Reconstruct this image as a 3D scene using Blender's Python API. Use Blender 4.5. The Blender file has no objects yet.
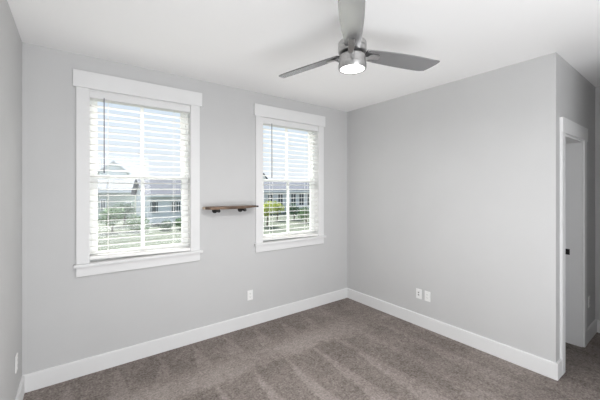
import bpy, bmesh, math, random
from mathutils import Vector, Matrix
random.seed(4)
S = bpy.context.scene
COL = S.collection
PI = math.pi

# ------------------------------------------------------------------ camera, sky, sun, lights, exposure
F_PX, EYE = 304.0, 1.585
TH = math.atan(411 / 304)                       # heading of the lens above world +X
FWD = Vector((math.cos(TH), math.sin(TH), 0))
RGT = Vector((math.sin(TH), -math.cos(TH), 0))
cam = bpy.data.cameras.new('camera'); cam_o = bpy.data.objects.new('camera', cam); COL.objects.link(cam_o)
cam.sensor_width = 36.0; cam.lens = F_PX / 600 * 36.0
cam.shift_y = -10 / 600; cam.clip_start = 0.05; cam.clip_end = 600
cam_o.location = (0, 0, EYE); cam_o.rotation_euler = (PI / 2, 0, TH - PI / 2)
S.camera = cam_o

S.view_settings.view_transform = 'Standard'; S.view_settings.look = 'None'
S.view_settings.gamma = 1.0; S.view_settings.use_curve_mapping = False
S.view_settings.exposure = 0.0
S.cycles.max_bounces = 12; S.cycles.diffuse_bounces = 8; S.cycles.transmission_bounces = 12
S.cycles.transparent_max_bounces = 16; S.cycles.use_denoising = True
S.cycles.sample_clamp_indirect = 6.0

world = bpy.data.worlds.new('sky'); S.world = world; world.use_nodes = True
wt = world.node_tree; wt.nodes.clear()
wo = wt.nodes.new('ShaderNodeOutputWorld'); wb = wt.nodes.new('ShaderNodeBackground')
tc = wt.nodes.new('ShaderNodeTexCoord'); sx = wt.nodes.new('ShaderNodeSeparateXYZ'); rp = wt.nodes.new('ShaderNodeValToRGB')
wt.links.new(tc.outputs['Generated'], sx.inputs[0]); wt.links.new(sx.outputs['Z'], rp.inputs[0])
rp.color_ramp.elements[0].position = 0.0; rp.color_ramp.elements[0].color = (0.90, 0.94, 1.0, 1)
rp.color_ramp.elements[1].position = 0.45; rp.color_ramp.elements[1].color = (0.66, 0.81, 1.0, 1)
e = rp.color_ramp.elements.new(0.15); e.color = (0.80, 0.89, 1.0, 1)
wt.links.new(rp.outputs[0], wb.inputs['Color']); wb.inputs['Strength'].default_value = 1.05
wt.links.new(wb.outputs[0], wo.inputs[0])

def aim(o, d):
    o.rotation_euler = Vector(d).to_track_quat('-Z', 'Y').to_euler()

sun = bpy.data.lights.new('sun', 'SUN'); sun.energy = 14.0; sun.angle = math.radians(3); sun.color = (1, 0.97, 0.92)
sun_o = bpy.data.objects.new('sun', sun); COL.objects.link(sun_o); sun_o.location = (0, 20, 30); aim(sun_o, (-0.15, -0.85, -1.0))

# added fill light shining through an invented opening in the unseen rear wall
rear_fill = bpy.data.lights.new('added_rear_fill', 'AREA'); rear_fill.shape = 'RECTANGLE'; rear_fill.size = 1.7; rear_fill.size_y = 2.0
rear_fill.energy = 54; rear_fill.color = (0.97, 0.985, 1.0)
rear_fill_o = bpy.data.objects.new('added_rear_fill', rear_fill); COL.objects.link(rear_fill_o)
rear_fill_o.location = (0.75, -2.08, 1.45); aim(rear_fill_o, (0.1, 1, 0.15))
# added fill with no known source, low behind the lens, turned up
bounce = bpy.data.lights.new('added_bounce_fill', 'AREA'); bounce.shape = 'RECTANGLE'; bounce.size = 2.4; bounce.size_y = 2.0
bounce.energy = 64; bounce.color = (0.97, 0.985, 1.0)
bounce_o = bpy.data.objects.new('added_bounce_fill', bounce); COL.objects.link(bounce_o)
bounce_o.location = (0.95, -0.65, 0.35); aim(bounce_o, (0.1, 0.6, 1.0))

# ------------------------------------------------------------------ materials
def mat(name, col, rough=0.6, metal=0.0, spec=0.5, noise=0.0, scale=20.0, bump=0.0, bscale=200.0, emit=None):
    m = bpy.data.materials.new(name); m.use_nodes = True
    t = m.node_tree; b = t.nodes['Principled BSDF']
    b.inputs['Base Color'].default_value = (*col, 1); b.inputs['Roughness'].default_value = rough
    b.inputs['Metallic'].default_value = metal; b.inputs['Specular IOR Level'].default_value = spec
    if emit:
        b.inputs['Emission Color'].default_value = (*emit[0], 1); b.inputs['Emission Strength'].default_value = emit[1]
    g = t.nodes.new('ShaderNodeTexCoord')
    if noise:
        n = t.nodes.new('ShaderNodeTexNoise'); n.inputs['Scale'].default_value = scale; n.inputs['Detail'].default_value = 4
        t.links.new(g.outputs['Object'], n.inputs['Vector'])
        r = t.nodes.new('ShaderNodeValToRGB')
        r.color_ramp.elements[0].position = 0.3; r.color_ramp.elements[1].position = 0.7
        r.color_ramp.elements[0].color = (*[c * (1 - noise) for c in col], 1)
        r.color_ramp.elements[1].color = (*[min(1, c * (1 + noise)) for c in col], 1)
        t.links.new(n.outputs['Fac'], r.inputs[0]); t.links.new(r.outputs[0], b.inputs['Base Color'])
    if bump:
        n2 = t.nodes.new('ShaderNodeTexNoise'); n2.inputs['Scale'].default_value = bscale; n2.inputs['Detail'].default_value = 3
        t.links.new(g.outputs['Object'], n2.inputs['Vector'])
        bp = t.nodes.new('ShaderNodeBump'); bp.inputs['Strength'].default_value = bump; bp.inputs['Distance'].default_value = 0.003
        t.links.new(n2.outputs['Fac'], bp.inputs['Height']); t.links.new(bp.outputs[0], b.inputs['Normal'])
    return m

M = {}
M['wall'] = mat('wall_paint', (0.55, 0.55, 0.55), 0.75, spec=0.3, noise=0.012, scale=3, bump=0.05, bscale=350)
M['ceiling'] = mat('ceiling_paint', (0.88, 0.88, 0.88), 0.9, spec=0.2, bump=0.05, bscale=300)
M['trim'] = mat('white_trim_paint', (0.735, 0.735, 0.735), 0.6, spec=0.25, noise=0.01, scale=6)
M['blind'] = mat('white_faux_wood', (0.86, 0.855, 0.84), 0.4, noise=0.012, scale=8)
M['cord'] = mat('white_cord', (0.82, 0.82, 0.80), 0.8, noise=0.02, scale=90)
M['wand'] = mat('grey_plastic_wand', (0.20, 0.21, 0.25), 0.25, noise=0.03, scale=30)
M['sash'] = mat('white_vinyl', (0.82, 0.83, 0.82), 0.4, noise=0.01, scale=8)
M['nickel'] = mat('brushed_nickel', (0.50, 0.495, 0.49), 0.32, metal=1.0, noise=0.08, scale=60)
M['gap_shade'] = mat('gap_shade_metal', (0.05, 0.05, 0.05), 0.5, metal=0.6, noise=0.05, scale=40)  # near-black colour puts the shade of the fan's gap into the metal
M['blade'] = mat('satin_silver_blade', (0.36, 0.36, 0.365), 0.24, metal=0.85, noise=0.03, scale=12)
M['lens'] = mat('frosted_lens', (0.9, 0.9, 0.88), 0.5, noise=0.005, scale=10, emit=((1.0, 0.98, 0.96), 6.0))
M['plate'] = mat('white_plate_plastic', (0.83, 0.83, 0.82), 0.35, noise=0.01, scale=40)
M['slot'] = mat('dark_slot', (0.04, 0.04, 0.04), 0.6, noise=0.05, scale=80)
M['black_iron'] = mat('black_iron', (0.018, 0.017, 0.017), 0.45, metal=0.5, noise=0.1, scale=60)

def carpet_material():
    m = bpy.data.materials.new('taupe_cut_pile_carpet'); m.use_nodes = True
    t = m.node_tree; b = t.nodes['Principled BSDF']; b.inputs['Roughness'].default_value = 0.97
    b.inputs['Specular IOR Level'].default_value = 0.05
    L = t.links.new
    def N(k, **kw):
        n = t.nodes.new(k)
        for a, v in kw.items(): setattr(n, a, v)
        return n
    def math_(op, a, b_=None, c=None):
        n = N('ShaderNodeMath', operation=op)
        for i, v in enumerate((a, b_, c)):
            if v is None: continue
            if isinstance(v, (int, float)): n.inputs[i].default_value = v
            else: L(v, n.inputs[i])
        return n.outputs[0]
    g = N('ShaderNodeTexCoord'); sp = N('ShaderNodeSeparateXYZ'); L(g.outputs['Object'], sp.inputs[0])
    X, Y = sp.outputs['X'], sp.outputs['Y']
    nz = N('ShaderNodeTexNoise'); nz.inputs['Scale'].default_value = 2.2; nz.inputs['Detail'].default_value = 3; L(g.outputs['Object'], nz.inputs['Vector'])
    nf = N('ShaderNodeTexNoise'); nf.inputs['Scale'].default_value = 20; nf.inputs['Detail'].default_value = 6; nf.inputs['Roughness'].default_value = 0.7; L(g.outputs['Object'], nf.inputs['Vector'])
    pile = N('ShaderNodeTexNoise'); pile.inputs['Scale'].default_value = 60; pile.inputs['Detail'].default_value = 5; pile.inputs['Roughness'].default_value = 0.8; L(g.outputs['Object'], pile.inputs['Vector'])
    wob = math_('MULTIPLY', math_('SUBTRACT', nz.outputs['Fac'], 0.5), 0.20)
    fine = math_('MULTIPLY', math_('SUBTRACT', nf.outputs['Fac'], 0.5), 0.09)
    def soft(v, a, b_):
        n = N('ShaderNodeMapRange', interpolation_type='SMOOTHSTEP'); L(v, n.inputs[0]); n.inputs[1].default_value = a; n.inputs[2].default_value = b_
        return n.outputs[0]
    # vacuum strokes brushed into the pile: wedges off the window wall, a smooth cross pass, then long strokes down the room
    Yj = math_('ADD', Y, math_('ADD', fine, wob))
    u = math_('ADD', math_('ADD', X, math_('MULTIPLY', wob, 0.5)), math_('MULTIPLY', Y, -0.055))
    d = math_('ABSOLUTE', math_('SUBTRACT', math_('FRACT', math_('ADD', math_('MULTIPLY', math_('ADD', u, math_('MULTIPLY', fine, 0.4)), 3.0), 0.12)), 0.5))
    w1 = math_('MULTIPLY', math_('SUBTRACT', 3.16, Y), 0.55)
    row1 = math_('MULTIPLY', soft(math_('SUBTRACT', w1, d), -0.02, 0.05), soft(Y, 2.45, 2.55))
    band = math_('MULTIPLY', soft(Yj, 2.32, 2.46), soft(math_('MULTIPLY', Yj, -1), -2.80, -2.58))
    w2 = math_('ADD', 0.05, math_('MULTIPLY', math_('SUBTRACT', 2.42, Y), 0.20))
    row2 = math_('MULTIPLY', soft(math_('SUBTRACT', w2, d), -0.05, 0.08), soft(math_('MULTIPLY', Yj, -1), -2.46, -2.36))
    light = math_('MAXIMUM', math_('MAXIMUM', math_('MULTIPLY', row1, 0.6), band), math_('MULTIPLY', row2, 0.9))
    fade = math_('ADD', 0.45, math_('MULTIPLY', soft(math_('MULTIPLY', X, -1), -2.6, -1.8), 0.55))
    patch = soft(math_('ADD', nz.outputs['Fac'], fine), 0.36, 0.64)
    k = math_('ADD', math_('MULTIPLY', math_('MULTIPLY', light, fade), 0.27), math_('MULTIPLY', patch, 0.16))
    k = math_('ADD', k, math_('MULTIPLY', math_('SUBTRACT', nf.outputs['Fac'], 0.5), 0.95))
    k = math_('ADD', k, math_('MULTIPLY', math_('SUBTRACT', pile.outputs['Fac'], 0.5), 2.2))
    k = math_('ADD', k, 0.10)
    r = N('ShaderNodeValToRGB'); L(math_('ADD', k, 0.12), r.inputs[0])
    r.color_ramp.elements[0].position = 0.0; r.color_ramp.elements[0].color = (0.125, 0.105, 0.095, 1)
    r.color_ramp.elements[1].position = 1.0; r.color_ramp.elements[1].color = (0.445, 0.392, 0.362, 1)
    L(r.outputs[0], b.inputs['Base Color'])
    bp = N('ShaderNodeBump'); bp.inputs['Strength'].default_value = 0.6; bp.inputs['Distance'].default_value = 0.01
    L(pile.outputs['Fac'], bp.inputs['Height']); L(bp.outputs[0], b.inputs['Normal'])
    return m
M['carpet'] = carpet_material()

def wood_material():
    m = bpy.data.materials.new('rustic_walnut'); m.use_nodes = True
    t = m.node_tree; b = t.nodes['Principled BSDF']; b.inputs['Roughness'].default_value = 0.55
    g = t.nodes.new('ShaderNodeTexCoord'); mp = t.nodes.new('ShaderNodeMapping'); mp.inputs['Scale'].default_value = (4, 40, 60)
    n = t.nodes.new('ShaderNodeTexNoise'); n.inputs['Scale'].default_value = 1.5; n.inputs['Detail'].default_value = 6
    r = t.nodes.new('ShaderNodeValToRGB'); r.color_ramp.elements[0].color = (0.06, 0.038, 0.028, 1); r.color_ramp.elements[1].color = (0.30, 0.205, 0.145, 1)
    r.color_ramp.elements[0].position = 0.3; r.color_ramp.elements[1].position = 0.72
    for a, c in ((g.outputs['Object'], mp.inputs[0]), (mp.outputs[0], n.inputs['Vector']), (n.outputs['Fac'], r.inputs[0]), (r.outputs[0], b.inputs['Base Color'])): t.links.new(a, c)
    return m
M['wood'] = wood_material()
M['sapwood'] = mat('pale_sapwood', (0.62, 0.50, 0.38), 0.55, noise=0.12, scale=40)

def glass_material():
    m = bpy.data.materials.new('clear_window_glass'); m.use_nodes = True
    t = m.node_tree; t.nodes.remove(t.nodes['Principled BSDF'])
    tr = t.nodes.new('ShaderNodeBsdfTransparent'); tr.inputs[0].default_value = (0.96, 0.965, 0.96, 1)
    gl = t.nodes.new('ShaderNodeBsdfGlossy'); gl.inputs['Roughness'].default_value = 0.02
    mx = t.nodes.new('ShaderNodeMixShader'); mx.inputs[0].default_value = 0.025
    t.links.new(tr.outputs[0], mx.inputs[1]); t.links.new(gl.outputs[0], mx.inputs[2])
    t.links.new(mx.outputs[0], t.nodes['Material Output'].inputs[0])
    return m
M['glass'] = glass_material()
M['lawn'] = mat('mown_lawn', (0.075, 0.092, 0.066), 0.95, noise=0.2, scale=0.6)
M['road'] = mat('pale_asphalt', (0.42, 0.43, 0.43), 0.9, noise=0.06, scale=2)
M['shingle'] = mat('blue_grey_shingle', (0.060, 0.072, 0.105), 0.85, noise=0.12, scale=2.5)
M['shingle_pale'] = mat('weathered_grey_shingle', (0.12, 0.135, 0.16), 0.85, noise=0.1, scale=2.5)
M['siding_sage'] = mat('sage_grey_siding', (0.48, 0.53, 0.49), 0.8, noise=0.03, scale=2)
M['siding_white'] = mat('white_siding', (0.86, 0.88, 0.90), 0.8, noise=0.03, scale=2)
M['siding_grey'] = mat('pale_grey_siding', (0.70, 0.73, 0.76), 0.8, noise=0.03, scale=2)
M['house_trim'] = mat('white_house_trim', (0.85, 0.86, 0.88), 0.7, noise=0.02, scale=2)
M['pane'] = mat('dark_house_glass', (0.07, 0.09, 0.10), 0.2, noise=0.05, scale=1)
M['leaf_mid'] = mat('mid_green_leaves', (0.20, 0.32, 0.15), 0.8, noise=0.3, scale=1.2)
M['leaf_yellow'] = mat('yellow_green_leaves', (0.50, 0.55, 0.13), 0.8, noise=0.25, scale=1.2)
M['leaf_dark'] = mat('dark_green_leaves', (0.12, 0.21, 0.12), 0.8, noise=0.3, scale=1.2)
M['bark'] = mat('brown_bark', (0.14, 0.10, 0.075), 0.9, noise=0.2, scale=6)

# ------------------------------------------------------------------ helpers
def world_loc(o):
    v = Vector((0, 0, 0))
    while o: v += o.location; o = o.parent
    return v
def box(bm, x0, x1, y0, y1, z0, z1, bev=0.0, seg=2):
    vs = [bm.verts.new((x, y, z)) for x in (x0, x1) for y in (y0, y1) for z in (z0, z1)]
    fs = [bm.faces.new([vs[i] for i in q]) for q in ((0, 1, 3, 2), (4, 6, 7, 5), (0, 4, 5, 1), (2, 3, 7, 6), (0, 2, 6, 4), (1, 5, 7, 3))]
    if bev:
        es = list({e for f in fs for e in f.edges})
        bmesh.ops.bevel(bm, geom=es, offset=bev, segments=seg, profile=0.6, affect='EDGES')
def prism(bm, pts, axis, a, b):
    """pts in the plane across AXIS, extruded from a to b."""
    def P(u, v, w):
        return {0: (w, u, v), 1: (u, w, v), 2: (u, v, w)}[axis]
    lo = [bm.verts.new(P(u, v, a)) for u, v in pts]; hi = [bm.verts.new(P(u, v, b)) for u, v in pts]
    n = len(pts)
    bm.faces.new(lo); bm.faces.new(hi[::-1])
    for i in range(n): bm.faces.new((lo[i], hi[i], hi[(i + 1) % n], lo[(i + 1) % n]))
def lathe(bm, c, prof, n=48, axis=2):
    """prof: (radius, along) pairs, turned about AXIS through c."""
    rings = []
    for r, h in prof:
        ring = []
        for k in range(n):
            a = 2 * PI * k / n; u, v = r * math.cos(a), r * math.sin(a)
            p = {2: (u, v, h), 1: (u, h, v), 0: (h, u, v)}[axis]
            ring.append(bm.verts.new(Vector(c) + Vector(p)))
        rings.append(ring)
    for a, b in zip(rings, rings[1:]):
        for k in range(n): bm.faces.new((a[k], a[(k + 1) % n], b[(k + 1) % n], b[k]))
    if prof[0][0] > 1e-6: bm.faces.new(rings[0][::-1])
    if prof[-1][0] > 1e-6: bm.faces.new(rings[-1])
def tube(bm, pts, r, n=10):
    rings = []
    for i, p in enumerate(pts):
        p = Vector(p); a = Vector(pts[max(0, i - 1)]); b = Vector(pts[min(len(pts) - 1, i + 1)])
        d = (b - a).normalized(); up = Vector((0, 0, 1)) if abs(d.z) < 0.9 else Vector((1, 0, 0))
        u = d.cross(up).normalized(); v = d.cross(u)
        rr = r[i] if isinstance(r, (list, tuple)) else r
        rings.append([bm.verts.new(p + rr * (math.cos(2 * PI * k / n) * u + math.sin(2 * PI * k / n) * v)) for k in range(n)])
    for a, b in zip(rings, rings[1:]):
        for k in range(n): bm.faces.new((a[k], a[(k + 1) % n], b[(k + 1) % n], b[k]))
    bm.faces.new(rings[0][::-1]); bm.faces.new(rings[-1])
def obj(name, bm, m, parent=None, smooth=False, loc=None):
    """One mesh object from world-space geometry; its origin sits at its parent's base (or at LOC)."""
    off = world_loc(parent) if parent else Vector(loc or (0, 0, 0))
    bmesh.ops.translate(bm, verts=bm.verts[:], vec=-off)
    bmesh.ops.recalc_face_normals(bm, faces=bm.faces[:])
    me = bpy.data.meshes.new(name); bm.to_mesh(me); bm.free()
    me.materials.append(M[m])
    if smooth:
        for p in me.polygons: p.use_smooth = True
        try: me.set_sharp_from_angle(angle=math.radians(38))
        except Exception: pass
    o = bpy.data.objects.new(name, me); COL.objects.link(o)
    if parent: o.parent = parent
    else: o.location = off
    return o
def boxes(name, lst, m, parent=None, bev=0.0, loc=None):
    bm = bmesh.new()
    for b in lst: box(bm, *b, bev=bev)
    return obj(name, bm, m, parent, loc=loc)
def tag(o, label, cat, group=None, kind=None):
    o['label'] = label; o['category'] = cat
    if group: o['group'] = group
    if kind: o['kind'] = kind
    return o
def thing(name, label, cat, loc, group=None):
    o = bpy.data.objects.new(name, None); COL.objects.link(o); o.location = loc; o.empty_display_size = 0.1
    return tag(o, label, cat, group)
def struct(o, label=None, cat=None):
    o['kind'] = 'structure'
    if label: o['label'] = label
    if cat: o['category'] = cat
    return o
def copy_tree(o, parent=None):
    c = o.copy(); COL.objects.link(c); c.parent = parent
    for ch in list(o.children): copy_tree(ch, c)
    return c

# ------------------------------------------------------------------ room shell
XL, XR, YW, H = -0.333, 3.237, 3.2, 2.74        # left wall, right wall, window wall, ceiling
YR, XH, YB = 0.772, 4.69, -1.8                  # return wall with the doorway, hall wall, wall behind the lens
YO = YW + 0.16
W1 = (0.099, 0.957, 0.945, 2.459)               # window openings x0, x1, z0, z1
W2 = (1.803, 2.670, 0.945, 2.459)
D = (3.428, 4.125, 2.085)                       # doorway x0, x1, top

def wall_y(name, x0, x1, y0, y1, z0, z1, holes, label):
    """A wall across Y with rectangular openings, built as one closed skin."""
    xs = sorted({x0, x1, *[v for h in holes for v in h[:2]]}); zs = sorted({z0, z1, *[v for h in holes for v in h[2:]]})
    xs = [v for v in xs if x0 <= v <= x1]; zs = [v for v in zs if z0 <= v <= z1]
    solid = lambda i, k: 0 <= i < len(xs) - 1 and 0 <= k < len(zs) - 1 and not any(
        h[0] < (xs[i] + xs[i + 1]) / 2 < h[1] and h[2] < (zs[k] + zs[k + 1]) / 2 < h[3] for h in holes)
    bm = bmesh.new(); q = lambda *p: bm.faces.new([bm.verts.new(c) for c in p])
    for i in range(len(xs) - 1):
        for k in range(len(zs) - 1):
            if not solid(i, k): continue
            a, b, c, d = xs[i], xs[i + 1], zs[k], zs[k + 1]
            q((a, y0, c), (b, y0, c), (b, y0, d), (a, y0, d)); q((a, y1, c), (a, y1, d), (b, y1, d), (b, y1, c))
            if not solid(i - 1, k): q((a, y0, c), (a, y0, d), (a, y1, d), (a, y1, c))
            if not solid(i + 1, k): q((b, y0, c), (b, y1, c), (b, y1, d), (b, y0, d))
            if not solid(i, k - 1): q((a, y0, c), (a, y1, c), (b, y1, c), (b, y0, c))
            if not solid(i, k + 1): q((a, y0, d), (b, y0, d), (b, y1, d), (a, y1, d))
    bmesh.ops.remove_doubles(bm, verts=bm.verts[:], dist=1e-5)
    return struct(obj(name, bm, 'wall'), label, 'wall')

struct(boxes('floor', [(XL - .12, XH + .12, -2.6, YO, -0.12, 0.0)], 'carpet'), 'taupe cut pile carpet with vacuum tracks', 'floor')
struct(boxes('ceiling', [(XL - .12, XH + .12, YB - .12, YO, H, H + .14)], 'ceiling'), 'smooth white ceiling', 'ceiling')
wall_y('wall_back', XL, 5.0, YW, YO, 0, H, [W1, W2], 'grey wall with the two windows')
struct(boxes('wall_left', [(XL - .12, XL, YB - .12, YO, 0, H)], 'wall'), 'grey wall along the left edge', 'wall')
struct(boxes('wall_right', [(XR, XR + .12, YR + .14, YW, 0, H)], 'wall'), 'plain grey wall right of the corner', 'wall')
wall_y('wall_return', XR, XH + .12, YR, YR + .14, 0, H, [(D[0], D[1], 0, D[2])], 'grey end wall with the doorway')
struct(boxes('wall_hall', [(XH, XH + .12, -.14, YR, 0, H)], 'wall'), 'grey wall at the right edge past the doorway', 'wall')
struct(boxes('added_shade_wall', [(XR, XR + .12, YB - .12, 0.14, 0, H), (XR + .12, XH, -0.14, -0.02, 0, H)], 'wall'), 'added unseen grey wall that shades the hall', 'wall')  # unseen wall added to keep light off the hall and doorway wall
wall_y('wall_front', XL, XH, YB - .12, YB, 0, H, [(-0.1, 1.6, 0.25, 2.45)], 'grey wall behind the camera')  # opening invented so the added rear fill can shine in
struct(boxes('wall_closet', [(XR + .12, 5.0, 2.2, 2.3, 0, H), (XH, 5.0, YR + .14, 2.2, 0, H)], 'wall'), 'grey wall inside the dark room past the doorway', 'wall')

def base(name, runs, label):
    bm = bmesh.new()
    for axis, face, sgn, a, b in runs:          # profile: flat board with a small eased top
        prof = [(face, 0), (face + sgn * .016, 0), (face + sgn * .016, .130), (face + sgn * .012, .138), (face, .138)]
        prism(bm, prof, axis, a, b)
    return struct(obj(name, bm, 'trim'), label, 'baseboard')
base('baseboard_back', [(0, YW, -1, XL, XR)], 'white baseboard under the windows')
base('baseboard_left', [(1, XL, 1, YB, YW - .016)], 'white baseboard on the left wall')
base('baseboard_right', [(1, XR, -1, YR - .016, YW - .016)], 'white baseboard on the plain right wall')
base('baseboard_return', [(0, YR, -1, XR, 3.345), (0, YR, -1, 4.212, XH)], 'white baseboard beside the doorway')
base('baseboard_hall', [(1, XH, -1, -.02, YR - .016)], 'white baseboard at the right edge')

# ------------------------------------------------------------------ windows
def window(name, w, label):
    x0, x1, z0, z1 = w
    root = bpy.data.objects.new(name, None); COL.objects.link(root); root.location = ((x0 + x1) / 2, YW, z0)
    struct(root, label, 'window')
    boxes('casing', [(x0 - .092, x0, YW - .019, YW, .955, z1), (x1, x1 + .092, YW - .019, YW, .955, z1)], 'trim', root, .002)
    boxes('head_casing', [(x0 - .115, x1 + .115, YW - .027, YW, z1, z1 + .142)], 'trim', root, .002)
    boxes('jamb_liner', [(x0 - .001, x0 + .003, YW - .001, YW + .075, .955, z1), (x1 - .003, x1 + .001, YW - .001, YW + .075, .955, z1), (x0, x1, YW - .001, YW + .075, z1 - .003, z1 + .001)], 'trim', root)
    boxes('sill', [(x0 - .110, x1 + .120, YW - .042, YW, .930, .955), (x0, x1, YW, YW + .07, .945, .955)], 'trim', root, .003)
    boxes('apron', [(x0 - .092, x1 + .095, YW - .019, YW, .848, .930)], 'trim', root, .002)
    y0, y1 = YW + .072, YO
    boxes('window_frame', [(x0, x0 + .022, y0, y1, z0, z1), (x1 - .022, x1, y0, y1, z0, z1), (x0 + .022, x1 - .022, y0, y1, z1 - .022, z1), (x0 + .022, x1 - .022, y0, y1, z0, z0 + .022)], 'sash', root)
    zc = 1.705; a, b = x0 + .022, x1 - .022; xm = (a + b) / 2
    for nm, (za, zb), (ya, yb), (rb, rt) in (('lower_sash', (z0 + .022, zc + .014), (y0 + .004, y0 + .036), (.062, .030)), ('upper_sash', (zc - .014, z1 - .022), (y0 + .040, y0 + .072), (.030, .026))):
        s = boxes(nm, [(a, a + .042, ya, yb, za, zb), (b - .042, b, ya, yb, za, zb), (a + .042, b - .042, ya, yb, za, za + rb), (a + .042, b - .042, ya, yb, zb - rt, zb), (xm - .015, xm + .015, ya + .004, yb - .004, za + rb, zb - rt)], 'sash', root, .002)
        boxes('pane', [(a + .04, b - .04, (ya + yb) / 2 - .002, (ya + yb) / 2 + .002, za + rb - .003, zb - rt + .003)], 'glass', s)
    return root
window('window_1', W1, 'white framed double hung window on the left')
window('window_2', W2, 'white framed double hung window near the room corner')

# ------------------------------------------------------------------ blinds
def blind(w, label, lad, wand_x):
    x0, x1, z0, z1 = w
    a, b = x0 + .0045, x1 - .0045; yc = YW + .032; ztop = 2.386
    root = thing('window_blind', label, 'blind', ((x0 + x1) / 2, yc, .957), 'white slatted blinds hung inside the windows')
    bm = bmesh.new(); box(bm, a + .004, b - .004, YW + .012, YW + .062, ztop + .006, z1 - .004, .002); obj('headrail', bm, 'blind', root)
    bm = bmesh.new()                             # valance: moulded face board with short returns
    prof = [(YW - .006, ztop), (YW - .006, ztop + .056), (YW - .002, ztop + .064), (YW - .001, ztop + .0695), (YW + .008, ztop + .0695), (YW + .008, ztop)]
    prism(bm, prof, 0, a - .002, b + .002); obj('valance', bm, 'trim', root)
    bm = bmesh.new(); n = 25; pitch = (ztop - .006 - 1.028) / (n - 1); tl = math.radians(-4)
    for k in range(n):
        z = ztop - .006 - pitch * k; pts = []
        for side in (1, -1):
            for j in range(7):
                u = -.0315 + .063 * j / 6; u = u if side == 1 else -u
                c = .0026 * (1 - (u / .0315) ** 2) + side * .0031 * (0.35 if abs(u) > .031 else 1)
                pts.append((yc + u * math.cos(tl) - c * math.sin(tl), z + u * math.sin(tl) + c * math.cos(tl)))
        prism(bm, pts, 0, a, b)
    obj('slats', bm, 'blind', root, smooth=True)
    bm = bmesh.new(); box(bm, a, b, yc - .031, yc + .031, .969, .999, .004)     # hangs a little higher at its left end
    for v in bm.verts: v.co.z -= .011 * (v.co.x - (a + b) / 2) / ((b - a) / 2)
    obj('bottom_rail', bm, 'blind', root)
    for lx in lad:
        bm = bmesh.new()
        for yy in (yc - .034, yc + .034): tube(bm, [(lx, yy, ztop), (lx, yy, .975)], .0016, 6)
        for k in range(n):
            z = ztop - .010 - pitch * k; tube(bm, [(lx, yc - .034, z - .0036), (lx, yc + .034, z + .0036)], .0009, 5)
        obj('ladder_cord', bm, 'cord', root)
    bm = bmesh.new(); tube(bm, [(wand_x, YW - .012, ztop + .012), (wand_x, YW - .013, ztop - .02), (wand_x, YW - .014, 1.80), (wand_x, YW - .014, 1.735)], [.0035, .0045, .0045, .0065], 6)
    obj('tilt_wand', bm, 'wand', root)['label'] = 'thin grey tilt wand'
    boxes('hold_down_bracket', [(b - .012, b + .003, yc - .036, yc - .030, .957, .988)], 'plate', root, .001)
    return root
blind(W1, 'white wood slat blind in the left, wider looking window beside the left wall', (.240, .805), .206)
blind(W2, 'white wood slat blind in the window nearest the room corner, right of the shelf', (1.945, 2.495), 1.930)

# ------------------------------------------------------------------ doorway
root = bpy.data.objects.new('door_1', None); COL.objects.link(root); root.location = ((D[0] + D[1]) / 2, YR, 0)
struct(root, 'white cased doorway in the end wall', 'door')
bm = bmesh.new()
for x0, x1 in ((D[0], D[0] + .019), (D[1] - .019, D[1])): box(bm, x0, x1, YR, YR + .14, 0, D[2])
box(bm, D[0] + .019, D[1] - .019, YR, YR + .14, D[2] - .019, D[2])
jamb = obj('jamb', bm, 'trim', root)
boxes('casing', [(D[0] - .083, D[0] + .004, YR - .019, YR, 0, D[2] - .004), (D[1] - .004, D[1] + .083, YR - .019, YR, 0, D[2] - .004)], 'trim', root, .002)
boxes('head_casing', [(D[0] - .090, D[1] + .090, YR - .024, YR, D[2] - .004, D[2] + .125)], 'trim', root, .002)
bm = bmesh.new(); xs = D[1] - .0195
box(bm, xs - .002, xs, YR + .095, YR + .132, .915, .975, .0008); box(bm, xs - .006, xs - .002, YR + .098, YR + .106, .930, .960, .001)
sp = obj('strike_plate', bm, 'black_iron', root); sp['label'] = 'black strike plate'

# ------------------------------------------------------------------ ceiling fan
FX, FY = 1.452, 1.390
fan = thing('ceiling_fan', 'three blade brushed nickel ceiling fan with a lit round light', 'ceiling fan', (FX, FY, H))
c = (FX, FY, 0)
bm = bmesh.new(); lathe(bm, c, [(.066, H), (.066, H - .02), (.060, H - .045), (.030, H - .062), (.018, H - .066)], 48); obj('canopy', bm, 'nickel', fan, True)
bm = bmesh.new(); lathe(bm, c, [(.0125, H - .06), (.0125, 2.57)], 24); obj('downrod', bm, 'nickel', fan, True)
bm = bmesh.new(); lathe(bm, c, [(.020, 2.562), (.055, 2.558), (.084, 2.550), (.091, 2.540), (.091, 2.514), (.087, 2.510), (.087, 2.506), (.091, 2.502), (.091, 2.482), (.087, 2.476), (.060, 2.474)], 64)
obj('motor_housing', bm, 'nickel', fan, True)
bm = bmesh.new(); lathe(bm, c, [(.060, 2.478), (.072, 2.474), (.072, 2.452), (.058, 2.448)], 48); obj('rotor_hub', bm, 'gap_shade', fan, True)['label'] = 'hub ring coloured dark as gap shade'
bm = bmesh.new(); lathe(bm, c, [(.055, 2.462), (.078, 2.460), (.084, 2.454), (.084, 2.410), (.088, 2.407), (.088, 2.402), (.090, 2.400), (.090, 2.374), (.088, 2.370), (.079, 2.370), (.078, 2.372), (.078, 2.384)], 64)
kit = obj('light_housing', bm, 'nickel', fan, True)
bm = bmesh.new(); lathe(bm, c, [(.0775, 2.384), (.0775, 2.376), (.074, 2.373), (.06, 2.3715), (.03, 2.371), (.0005, 2.371)], 64)
obj('light_lens', bm, 'lens', kit, True)['label'] = 'glowing frosted round lens'
lamp = bpy.data.lights.new('fan_lamp', 'AREA'); lamp.shape = 'DISK'; lamp.size = .145; lamp.energy = 23; lamp.color = (1, .99, .98)
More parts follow.
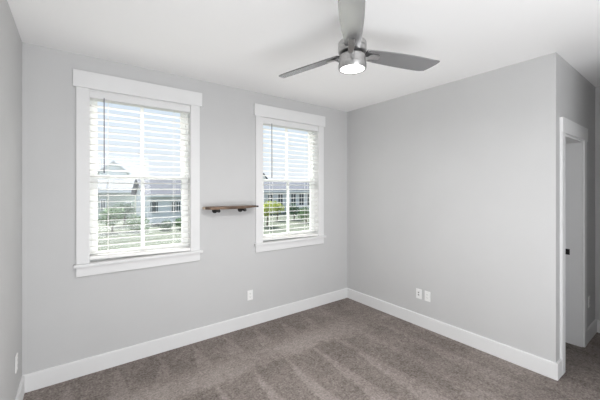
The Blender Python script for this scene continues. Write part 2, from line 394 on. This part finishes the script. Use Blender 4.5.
lamp_o = bpy.data.objects.new('fan_lamp', lamp); COL.objects.link(lamp_o); lamp_o.parent = kit; lamp_o.location = (0, 0, 2.3698 - H)
BZ = 2.480; PITCH = math.radians(15)
for ang in (-17.0, 102.6, 223.2):
    a = math.radians(ang); R = Matrix.Translation((FX, FY, BZ)) @ Matrix.Rotation(a, 4, 'Z') @ Matrix.Rotation(-PITCH, 4, 'X')
    # outline in blade space: +x outwards, +y the counter-clockwise edge (tilted down)
    up, lo = [], []
    for t in [i / 24 for i in range(25)]:
        r = .090 + .570 * t
        up.append((r, .050 + .022 * math.sin(PI * min(1, t * 1.05) * .62) - .006 * t))
    tip = [(.622, .056), (.634, .040), (.650, .005), (.664, -.030), (.670, -.052), (.667, -.061), (.657, -.063)]
    for t in [i / 24 for i in range(25)]:
        r = .090 + .570 * t
        lo.append((r, -.046 - .020 * math.sin(PI * t * .8)))
    up = [p for p in up if p[0] < .610]; lo = [p for p in lo if p[0] < .645]
    out = up + tip + lo[::-1]
    bm = bmesh.new(); prism(bm, out, 2, -.004, .004)
    es = [e for e in bm.edges if abs(e.verts[0].co.z - e.verts[1].co.z) < 1e-6]
    bmesh.ops.bevel(bm, geom=es, offset=.0018, segments=2, affect='EDGES')
    bmesh.ops.transform(bm, matrix=R, verts=bm.verts[:])
    bl = obj('blade', bm, 'blade', fan, True)
    bm = bmesh.new()                             # blade iron: curved arm from hub with a rounded pad under the blade
    arm = [(.060, 0, -.030, .016), (.085, 0, -.034, .017), (.105, 0, -.028, .018), (.125, 0, -.014, .020), (.150, 0, -.0075, .022), (.185, 0, -.0065, .021), (.200, 0, -.0060, .014)]
    top = [[bm.verts.new((x, s * w, z)) for s in (-1, -.8, .8, 1)] for x, y, z, w in arm]
    for q in range(len(arm)):
        for j in (0, 3): top[q][j].co.z += .002
    bot = [[bm.verts.new((x, s * w, z - (.007 if abs(s) < .9 else .003))) for s in (-1, -.8, .8, 1)] for x, y, z, w in arm]
    for i in range(len(arm) - 1):
        for j in range(3):
            bm.faces.new((top[i][j], top[i][j + 1], top[i + 1][j + 1], top[i + 1][j])); bm.faces.new((bot[i][j], bot[i + 1][j], bot[i + 1][j + 1], bot[i][j + 1]))
        for j in (0, 3): bm.faces.new((top[i][j], top[i + 1][j], bot[i + 1][j], bot[i][j]))
    for i in (0, -1): 
        for j in range(3): bm.faces.new((top[i][j], bot[i][j], bot[i][j + 1], top[i][j + 1]))
    bmesh.ops.transform(bm, matrix=R, verts=bm.verts[:])
    obj('blade_bracket', bm, 'nickel', bl, True)['label'] = 'polished nickel bracket'

# ------------------------------------------------------------------ wall shelf
sh = thing('wall_shelf', 'short rustic wooden wall shelf on two black brackets between the windows', 'shelf', (1.375, YW, 1.375))
bm = bmesh.new()                                 # live-edge plank: rounded nose on the left, thinning towards the right
plan = [(1.084, YW - .001), (1.084, YW - .06), (1.090, YW - .10), (1.108, YW - .132), (1.140, YW - .150), (1.26, YW - .146), (1.38, YW - .152), (1.50, YW - .148), (1.60, YW - .152), (1.656, YW - .150), (1.656, YW - .001)]
def thick(x): return .028 if x < 1.50 else .028 - .012 * (x - 1.50) / .148
topv = [bm.verts.new((x, y, 1.408)) for x, y in plan]; botv = [bm.verts.new((x + (.014 if x < 1.13 else 0), y + (.010 if y < YW - .02 else 0), 1.408 - thick(x))) for x, y in plan]
bm.faces.new(topv); bm.faces.new(botv[::-1])
for i in range(len(plan)): bm.faces.new((topv[i], botv[i], botv[(i + 1) % len(plan)], topv[(i + 1) % len(plan)]))
bmesh.ops.bevel(bm, geom=[e for e in bm.edges if abs(e.verts[0].co.z - e.verts[1].co.z) < .02], offset=.004, segments=2, affect='EDGES')
plank = obj('plank', bm, 'wood', sh)
bm = bmesh.new(); box(bm, 1.655, 1.671, YW - .153, YW - .001, 1.391, 1.409, .003); obj('end_cap', bm, 'black_iron', sh)['label'] = 'black right end'
bm = bmesh.new(); box(bm, 1.0805, 1.087, YW - .075, YW - .004, 1.382, 1.404, .003); obj('end_grain', bm, 'sapwood', sh)['label'] = 'pale cut left end'
for bx in (1.215, 1.515):
    br = bmesh.new()
    lathe(br, (bx, 0, 1.364), [(.030, YW), (.030, YW - .008), (.015, YW - .010), (.015, YW - .026), (.010, YW - .028), (.010, YW - .105), (.0165, YW - .106), (.0165, YW - .128), (.008, YW - .132)], 20, 1)
    box(br, bx - .008, bx + .008, YW - .11, YW - .03, 1.370, 1.3805)
    obj('bracket', br, 'black_iron', sh, True)

# ------------------------------------------------------------------ outlets
def outlet(kind, label, origin, ax, group='white wall plates'):
    """ax: (u direction along the wall, n direction out of it)"""
    u, n = Vector(ax[0]), Vector(ax[1]); o = Vector(origin)
    root = thing('wall_outlet' if kind != 'jack' else 'wall_jack', label, 'outlet' if kind != 'jack' else 'wall jack', origin)
    Rm = Matrix(((u.x, n.x, 0, o.x), (u.y, n.y, 0, o.y), (u.z, n.z, 1, o.z), (0, 0, 0, 1)))
    def part(nm, lst, m, par, bev=0, lath=()):
        bm = bmesh.new()
        for b in lst: box(bm, *b, bev=bev)
        for (lu, lz, prof) in lath: lathe(bm, (lu, 0, lz), prof, 20, 1)
        bmesh.ops.transform(bm, matrix=Rm, verts=bm.verts[:])
        return obj(nm, bm, m, par)
    pl = part('cover_plate', [(-.035, .035, 0, .006, -.057, .057)], 'plate', root, .0025)
    for z in ((-.0475, .0475) if kind != 'duplex' else (0,)): part('screw', [], 'cord', root, 0, [(0, z, [(.003, .005), (.003, .0068), (.0015, .0072)])])
    if kind == 'duplex':
        for z in (-.02, .02):
            r = part('receptacle', [(-.0165, .0165, .005, .0078, z - .0135, z + .0135)], 'plate', root, .002)
            part('slot', [(-.0075, -.0055, .0072, .0082, z - .001, z + .007), (.0055, .0075, .0072, .0082, z - .001, z + .006), (-.002, .002, .0072, .0082, z - .009, z - .005)], 'slot', r)
    elif kind == 'decora':
        r = part('receptacle', [(-.0165, .0165, .005, .0085, -.0335, .0335)], 'plate', root, .002)
        for z in (-.018, .018): part('slot', [(-.0075, -.0055, .008, .0089, z - .001, z + .007), (.0055, .0075, .008, .0089, z - .001, z + .006), (-.002, .002, .008, .0089, z - .008, z - .005)], 'slot', r)
    elif kind == 'jack':
        for z in (-.012, .016): part('socket', [], 'slot', root, 0, [(-.002, z, [(.0085, .005), (.0085, .0068), (.0055, .0078), (.0055, .006)])])
    return root
outlet('duplex', 'white outlet plate low on the window wall below the gap between windows', (1.641, YW, .359), ((1, 0, 0), (0, -1, 0)))
outlet('jack', 'white plate with two dark round sockets, left of the pair on the right wall', (XR, 2.033, .371), ((0, -1, 0), (-1, 0, 0)))
outlet('decora', 'white outlet plate right of the pair low on the right wall', (XR, 1.925, .371), ((0, -1, 0), (-1, 0, 0)))
outlet('duplex', 'white outlet plate on the left wall near its corner baseboard', (XL, 2.894, .373), ((0, 1, 0), (1, 0, 0)))
outlet('duplex', 'small white outlet plate right of the doorway above the hall baseboard', (4.38, YR, .400), ((1, 0, 0), (0, -1, 0)))

# ------------------------------------------------------------------ outside
GZ = -1.45
def at(px, py, y):
    """World point seen at a photo pixel, at distance y beyond the wall plane axis."""
    r = FWD + RGT * ((px - 300) / F_PX) + Vector((0, 0, (190 - py) / F_PX)); return Vector((0, 0, EYE)) + r * (y / r.y)
struct(boxes('lawn', [(-60, 260, YO + .3, 260, GZ - .3, GZ)], 'lawn'), 'pale green lawn outside', 'lawn')
#struct(boxes('road', [(-60, 200, 15.0, 19.5, GZ - .02, GZ + .02)], 'road'), 'pale street outside', 'road')

def house(label, x0, x1, y, depth, eave, ridge, sid, roofm, wins, gable_front=False, group=None):
    root = thing('house', label, 'house', ((x0 + x1) / 2, y, GZ))
    bm = bmesh.new(); xm = (x0 + x1) / 2; o = .45
    if gable_front: prism(bm, [(x0, GZ), (x1, GZ), (x1, eave), (xm, ridge), (x0, eave)], 1, y, y + depth)
    else: prism(bm, [(y, GZ), (y + depth, GZ), (y + depth, eave), (y + depth / 2, ridge), (y, eave)], 0, x0, x1)
    wl = obj('wall', bm, sid, root)
    bm = bmesh.new()
    if gable_front:
        sl = (ridge - eave) / (xm - x0)
        prism(bm, [(x0 - o, eave - o * sl + .02), (xm, ridge + .02), (x1 + o, eave - o * sl + .02), (x1 + o, eave - o * sl + .22), (xm, ridge + .24), (x0 - o, eave - o * sl + .22)], 1, y - o, y + depth + o)
    else:
        ym = y + depth / 2; sl = (ridge - eave) / (depth / 2)
        prism(bm, [(y - o, eave - o * sl + .02), (ym, ridge + .02), (y + depth + o, eave - o * sl + .02), (y + depth + o, eave - o * sl + .2), (ym, ridge + .22), (y - o, eave - o * sl + .2)], 0, x0 - o, x1 + o)
    obj('roof', bm, roofm, root)
    if not gable_front: boxes('fascia', [(x0 - o, x1 + o, y - o - .04, y - o, eave - o * sl - .06, eave - o * sl + .16)], 'house_trim', root)
    for (a, b, z0, z1) in wins:
        w = boxes('window', [(a - .1, b + .1, y - .06, y + .02, z0 - .1, z0), (a - .1, b + .1, y - .06, y + .02, z1, z1 + .12), (a - .1, a, y - .06, y + .02, z0, z1), (b, b + .1, y - .06, y + .02, z0, z1), ((a + b) / 2 - .03, (a + b) / 2 + .03, y - .05, y + .02, z0, z1)], 'house_trim', root)
        boxes('pane', [(a, b, y - .03, y + .01, z0, z1)], 'pane', w)
    return root
def leaves(bm, c, rad, n, size):
    for _ in range(n):
        d = Vector((random.gauss(0, 1), random.gauss(0, 1), random.gauss(0, 1))).normalized() * (random.random() ** .4)
        p = Vector(c) + Vector((d.x * rad[0], d.y * rad[1], d.z * rad[2]))
        q = Vector((random.gauss(0, 1), random.gauss(0, 1), random.gauss(0, 1))).normalized(); s_ = q.orthogonal().normalized(); t_ = q.cross(s_)
        s = size * random.uniform(.6, 1.3)
        bm.faces.new([bm.verts.new(p + s * v) for v in (-s_, -.3 * t_, s_, .45 * t_)])
def tree(name, label, cat, x, y, h, rad, m, group=None, trunk=True):
    root = thing(name, label, cat, (x, y, GZ), group)
    bm = bmesh.new()
    zc = GZ + h - rad
    for _ in range(5):
        o = Vector((random.uniform(-.5, .5) * rad, random.uniform(-.5, .5) * rad, random.uniform(-.35, .2) * rad))
        leaves(bm, Vector((x, y, zc)) + o, (rad * .75, rad * .75, rad * .7), 170, rad * .13)
    obj('foliage', bm, m, root)
    bm = bmesh.new()
    tube(bm, [(x, y, GZ - .05), (x + .03 * h, y, GZ + h * .3), (x, y, zc + rad * .2)], [.035 * h, .026 * h, .012 * h], 8)
    for k in range(4):
        a = k * 1.7; tube(bm, [(x + .02 * h, y, GZ + h * .34), (x + math.cos(a) * rad * .5, y + math.sin(a) * rad * .5, zc + rad * .1)], [.014 * h, .005 * h], 6)
    obj('trunk', bm, 'bark', root)
    return root

def zs(py, y, px): return at(px, py, y).z
# long neighbour seen through the right half of the left window
y = 30.0; X = lambda px: at(px, 200, y).x
house('pale house with dark blue roof, in the right half of the left window', X(147), X(214), y, 6, zs(194, y, 160), zs(180, y + 3, 160) , 'siding_white', 'shingle',
      [(X(150.2), X(153.2), zs(212, y, 152), zs(202, y, 152)), (X(154.5), X(157.6), zs(212, y, 156), zs(202, y, 156)), (X(171.5), X(175), zs(212, y, 173), zs(202, y, 173)), (X(176.5), X(180), zs(212, y, 178), zs(202, y, 178))])
y = 38.0; X = lambda px: at(px, 200, y).x
house('sage grey house with pale roof, in the left half of the left window', X(84), X(135), y, 9, zs(191, y, 112), zs(181, y + 4.5, 112), 'siding_sage', 'shingle_pale',
      [(X(101), X(105), zs(210, y, 112), zs(200, y, 112)), (X(127), X(131), zs(212, y, 129), zs(203, y, 129)), ])
y = 64.0; X = lambda px: at(px, 180, y).x
house('distant tall house whose pale gable peaks above the left window check rail', X(99), X(127), y, 12, zs(172, y, 113), zs(162, y, 113), 'siding_white', 'siding_grey', [], True)  # pale wall and roof colours stand in for distance haze
y = 34.0; X = lambda px: at(px, 200, y).x
house('long grey house with a dark roof, seen through the right window', X(252), X(330), y, 10, zs(191, y, 285), zs(183, y + 5, 285), 'siding_grey', 'shingle',
      [(X(p), X(p + 4.5), zs(205, y, p + 2), zs(194, y, p + 2)) for p in (268, 278, 291, 299, 307)])
y = 70.0; X = lambda px: at(px, 180, y).x
house('tiny far house roof at the left edge of the right window', X(258), X(268), y, 10, zs(181, y, 263), zs(174, y, 263), 'siding_white', 'shingle', [], True)
for px, yy, h, r, m, lb in ((112, 26, 2.0, .9, 'leaf_mid', 'green rounded bush before the sage grey house, left window'), (124, 29.5, 2.2, .8, 'leaf_dark', 'darker green bush right of the rounded one, left window'),
                            (137, 25, 1.5, .8, 'leaf_mid', 'low bush at the centre bar of the left window'), (164, 24.5, .9, .5, 'leaf_dark', 'low dark bush before the white house'),
                            (182, 24.5, .95, .5, 'leaf_mid', 'low green bush at the right end of the white house')):
    p = at(px, 200, yy); tree('bush', lb, 'bush', p.x, yy, h, r, m)
for px, yy, h, r, m, lb in ((267, 22, 2.35, .8, 'leaf_yellow', 'yellow green bush at the left side of the right window'), (277, 25.5, 2.1, .7, 'leaf_yellow', 'second yellow green bush, right of the first, right window'),
                            (294, 25, 1.9, .8, 'leaf_dark', 'dark green bush in the middle of the right window'), (306, 22.5, 1.7, .75, 'leaf_mid', 'mid green bush at the right of the right window')):
    p = at(px, 200, yy); tree('bush', lb, 'bush', p.x, yy, h, r, m)
for px, yy, h, r, lb in ((92, 95, 6.0, 2.6, 'far tree at the left end of the left window skyline'), (140, 90, 5.4, 2.4, 'far tree behind the centre bar of the left window'),
                         (274, 85, 6.0, 2.8, 'far tree left of centre on the right window skyline'), (303, 80, 6.0, 2.8, 'far tree right of centre on the right window skyline')):
    p = at(px, 185, yy); tree('tree', lb, 'tree', p.x, yy, h, r, 'leaf_mid')
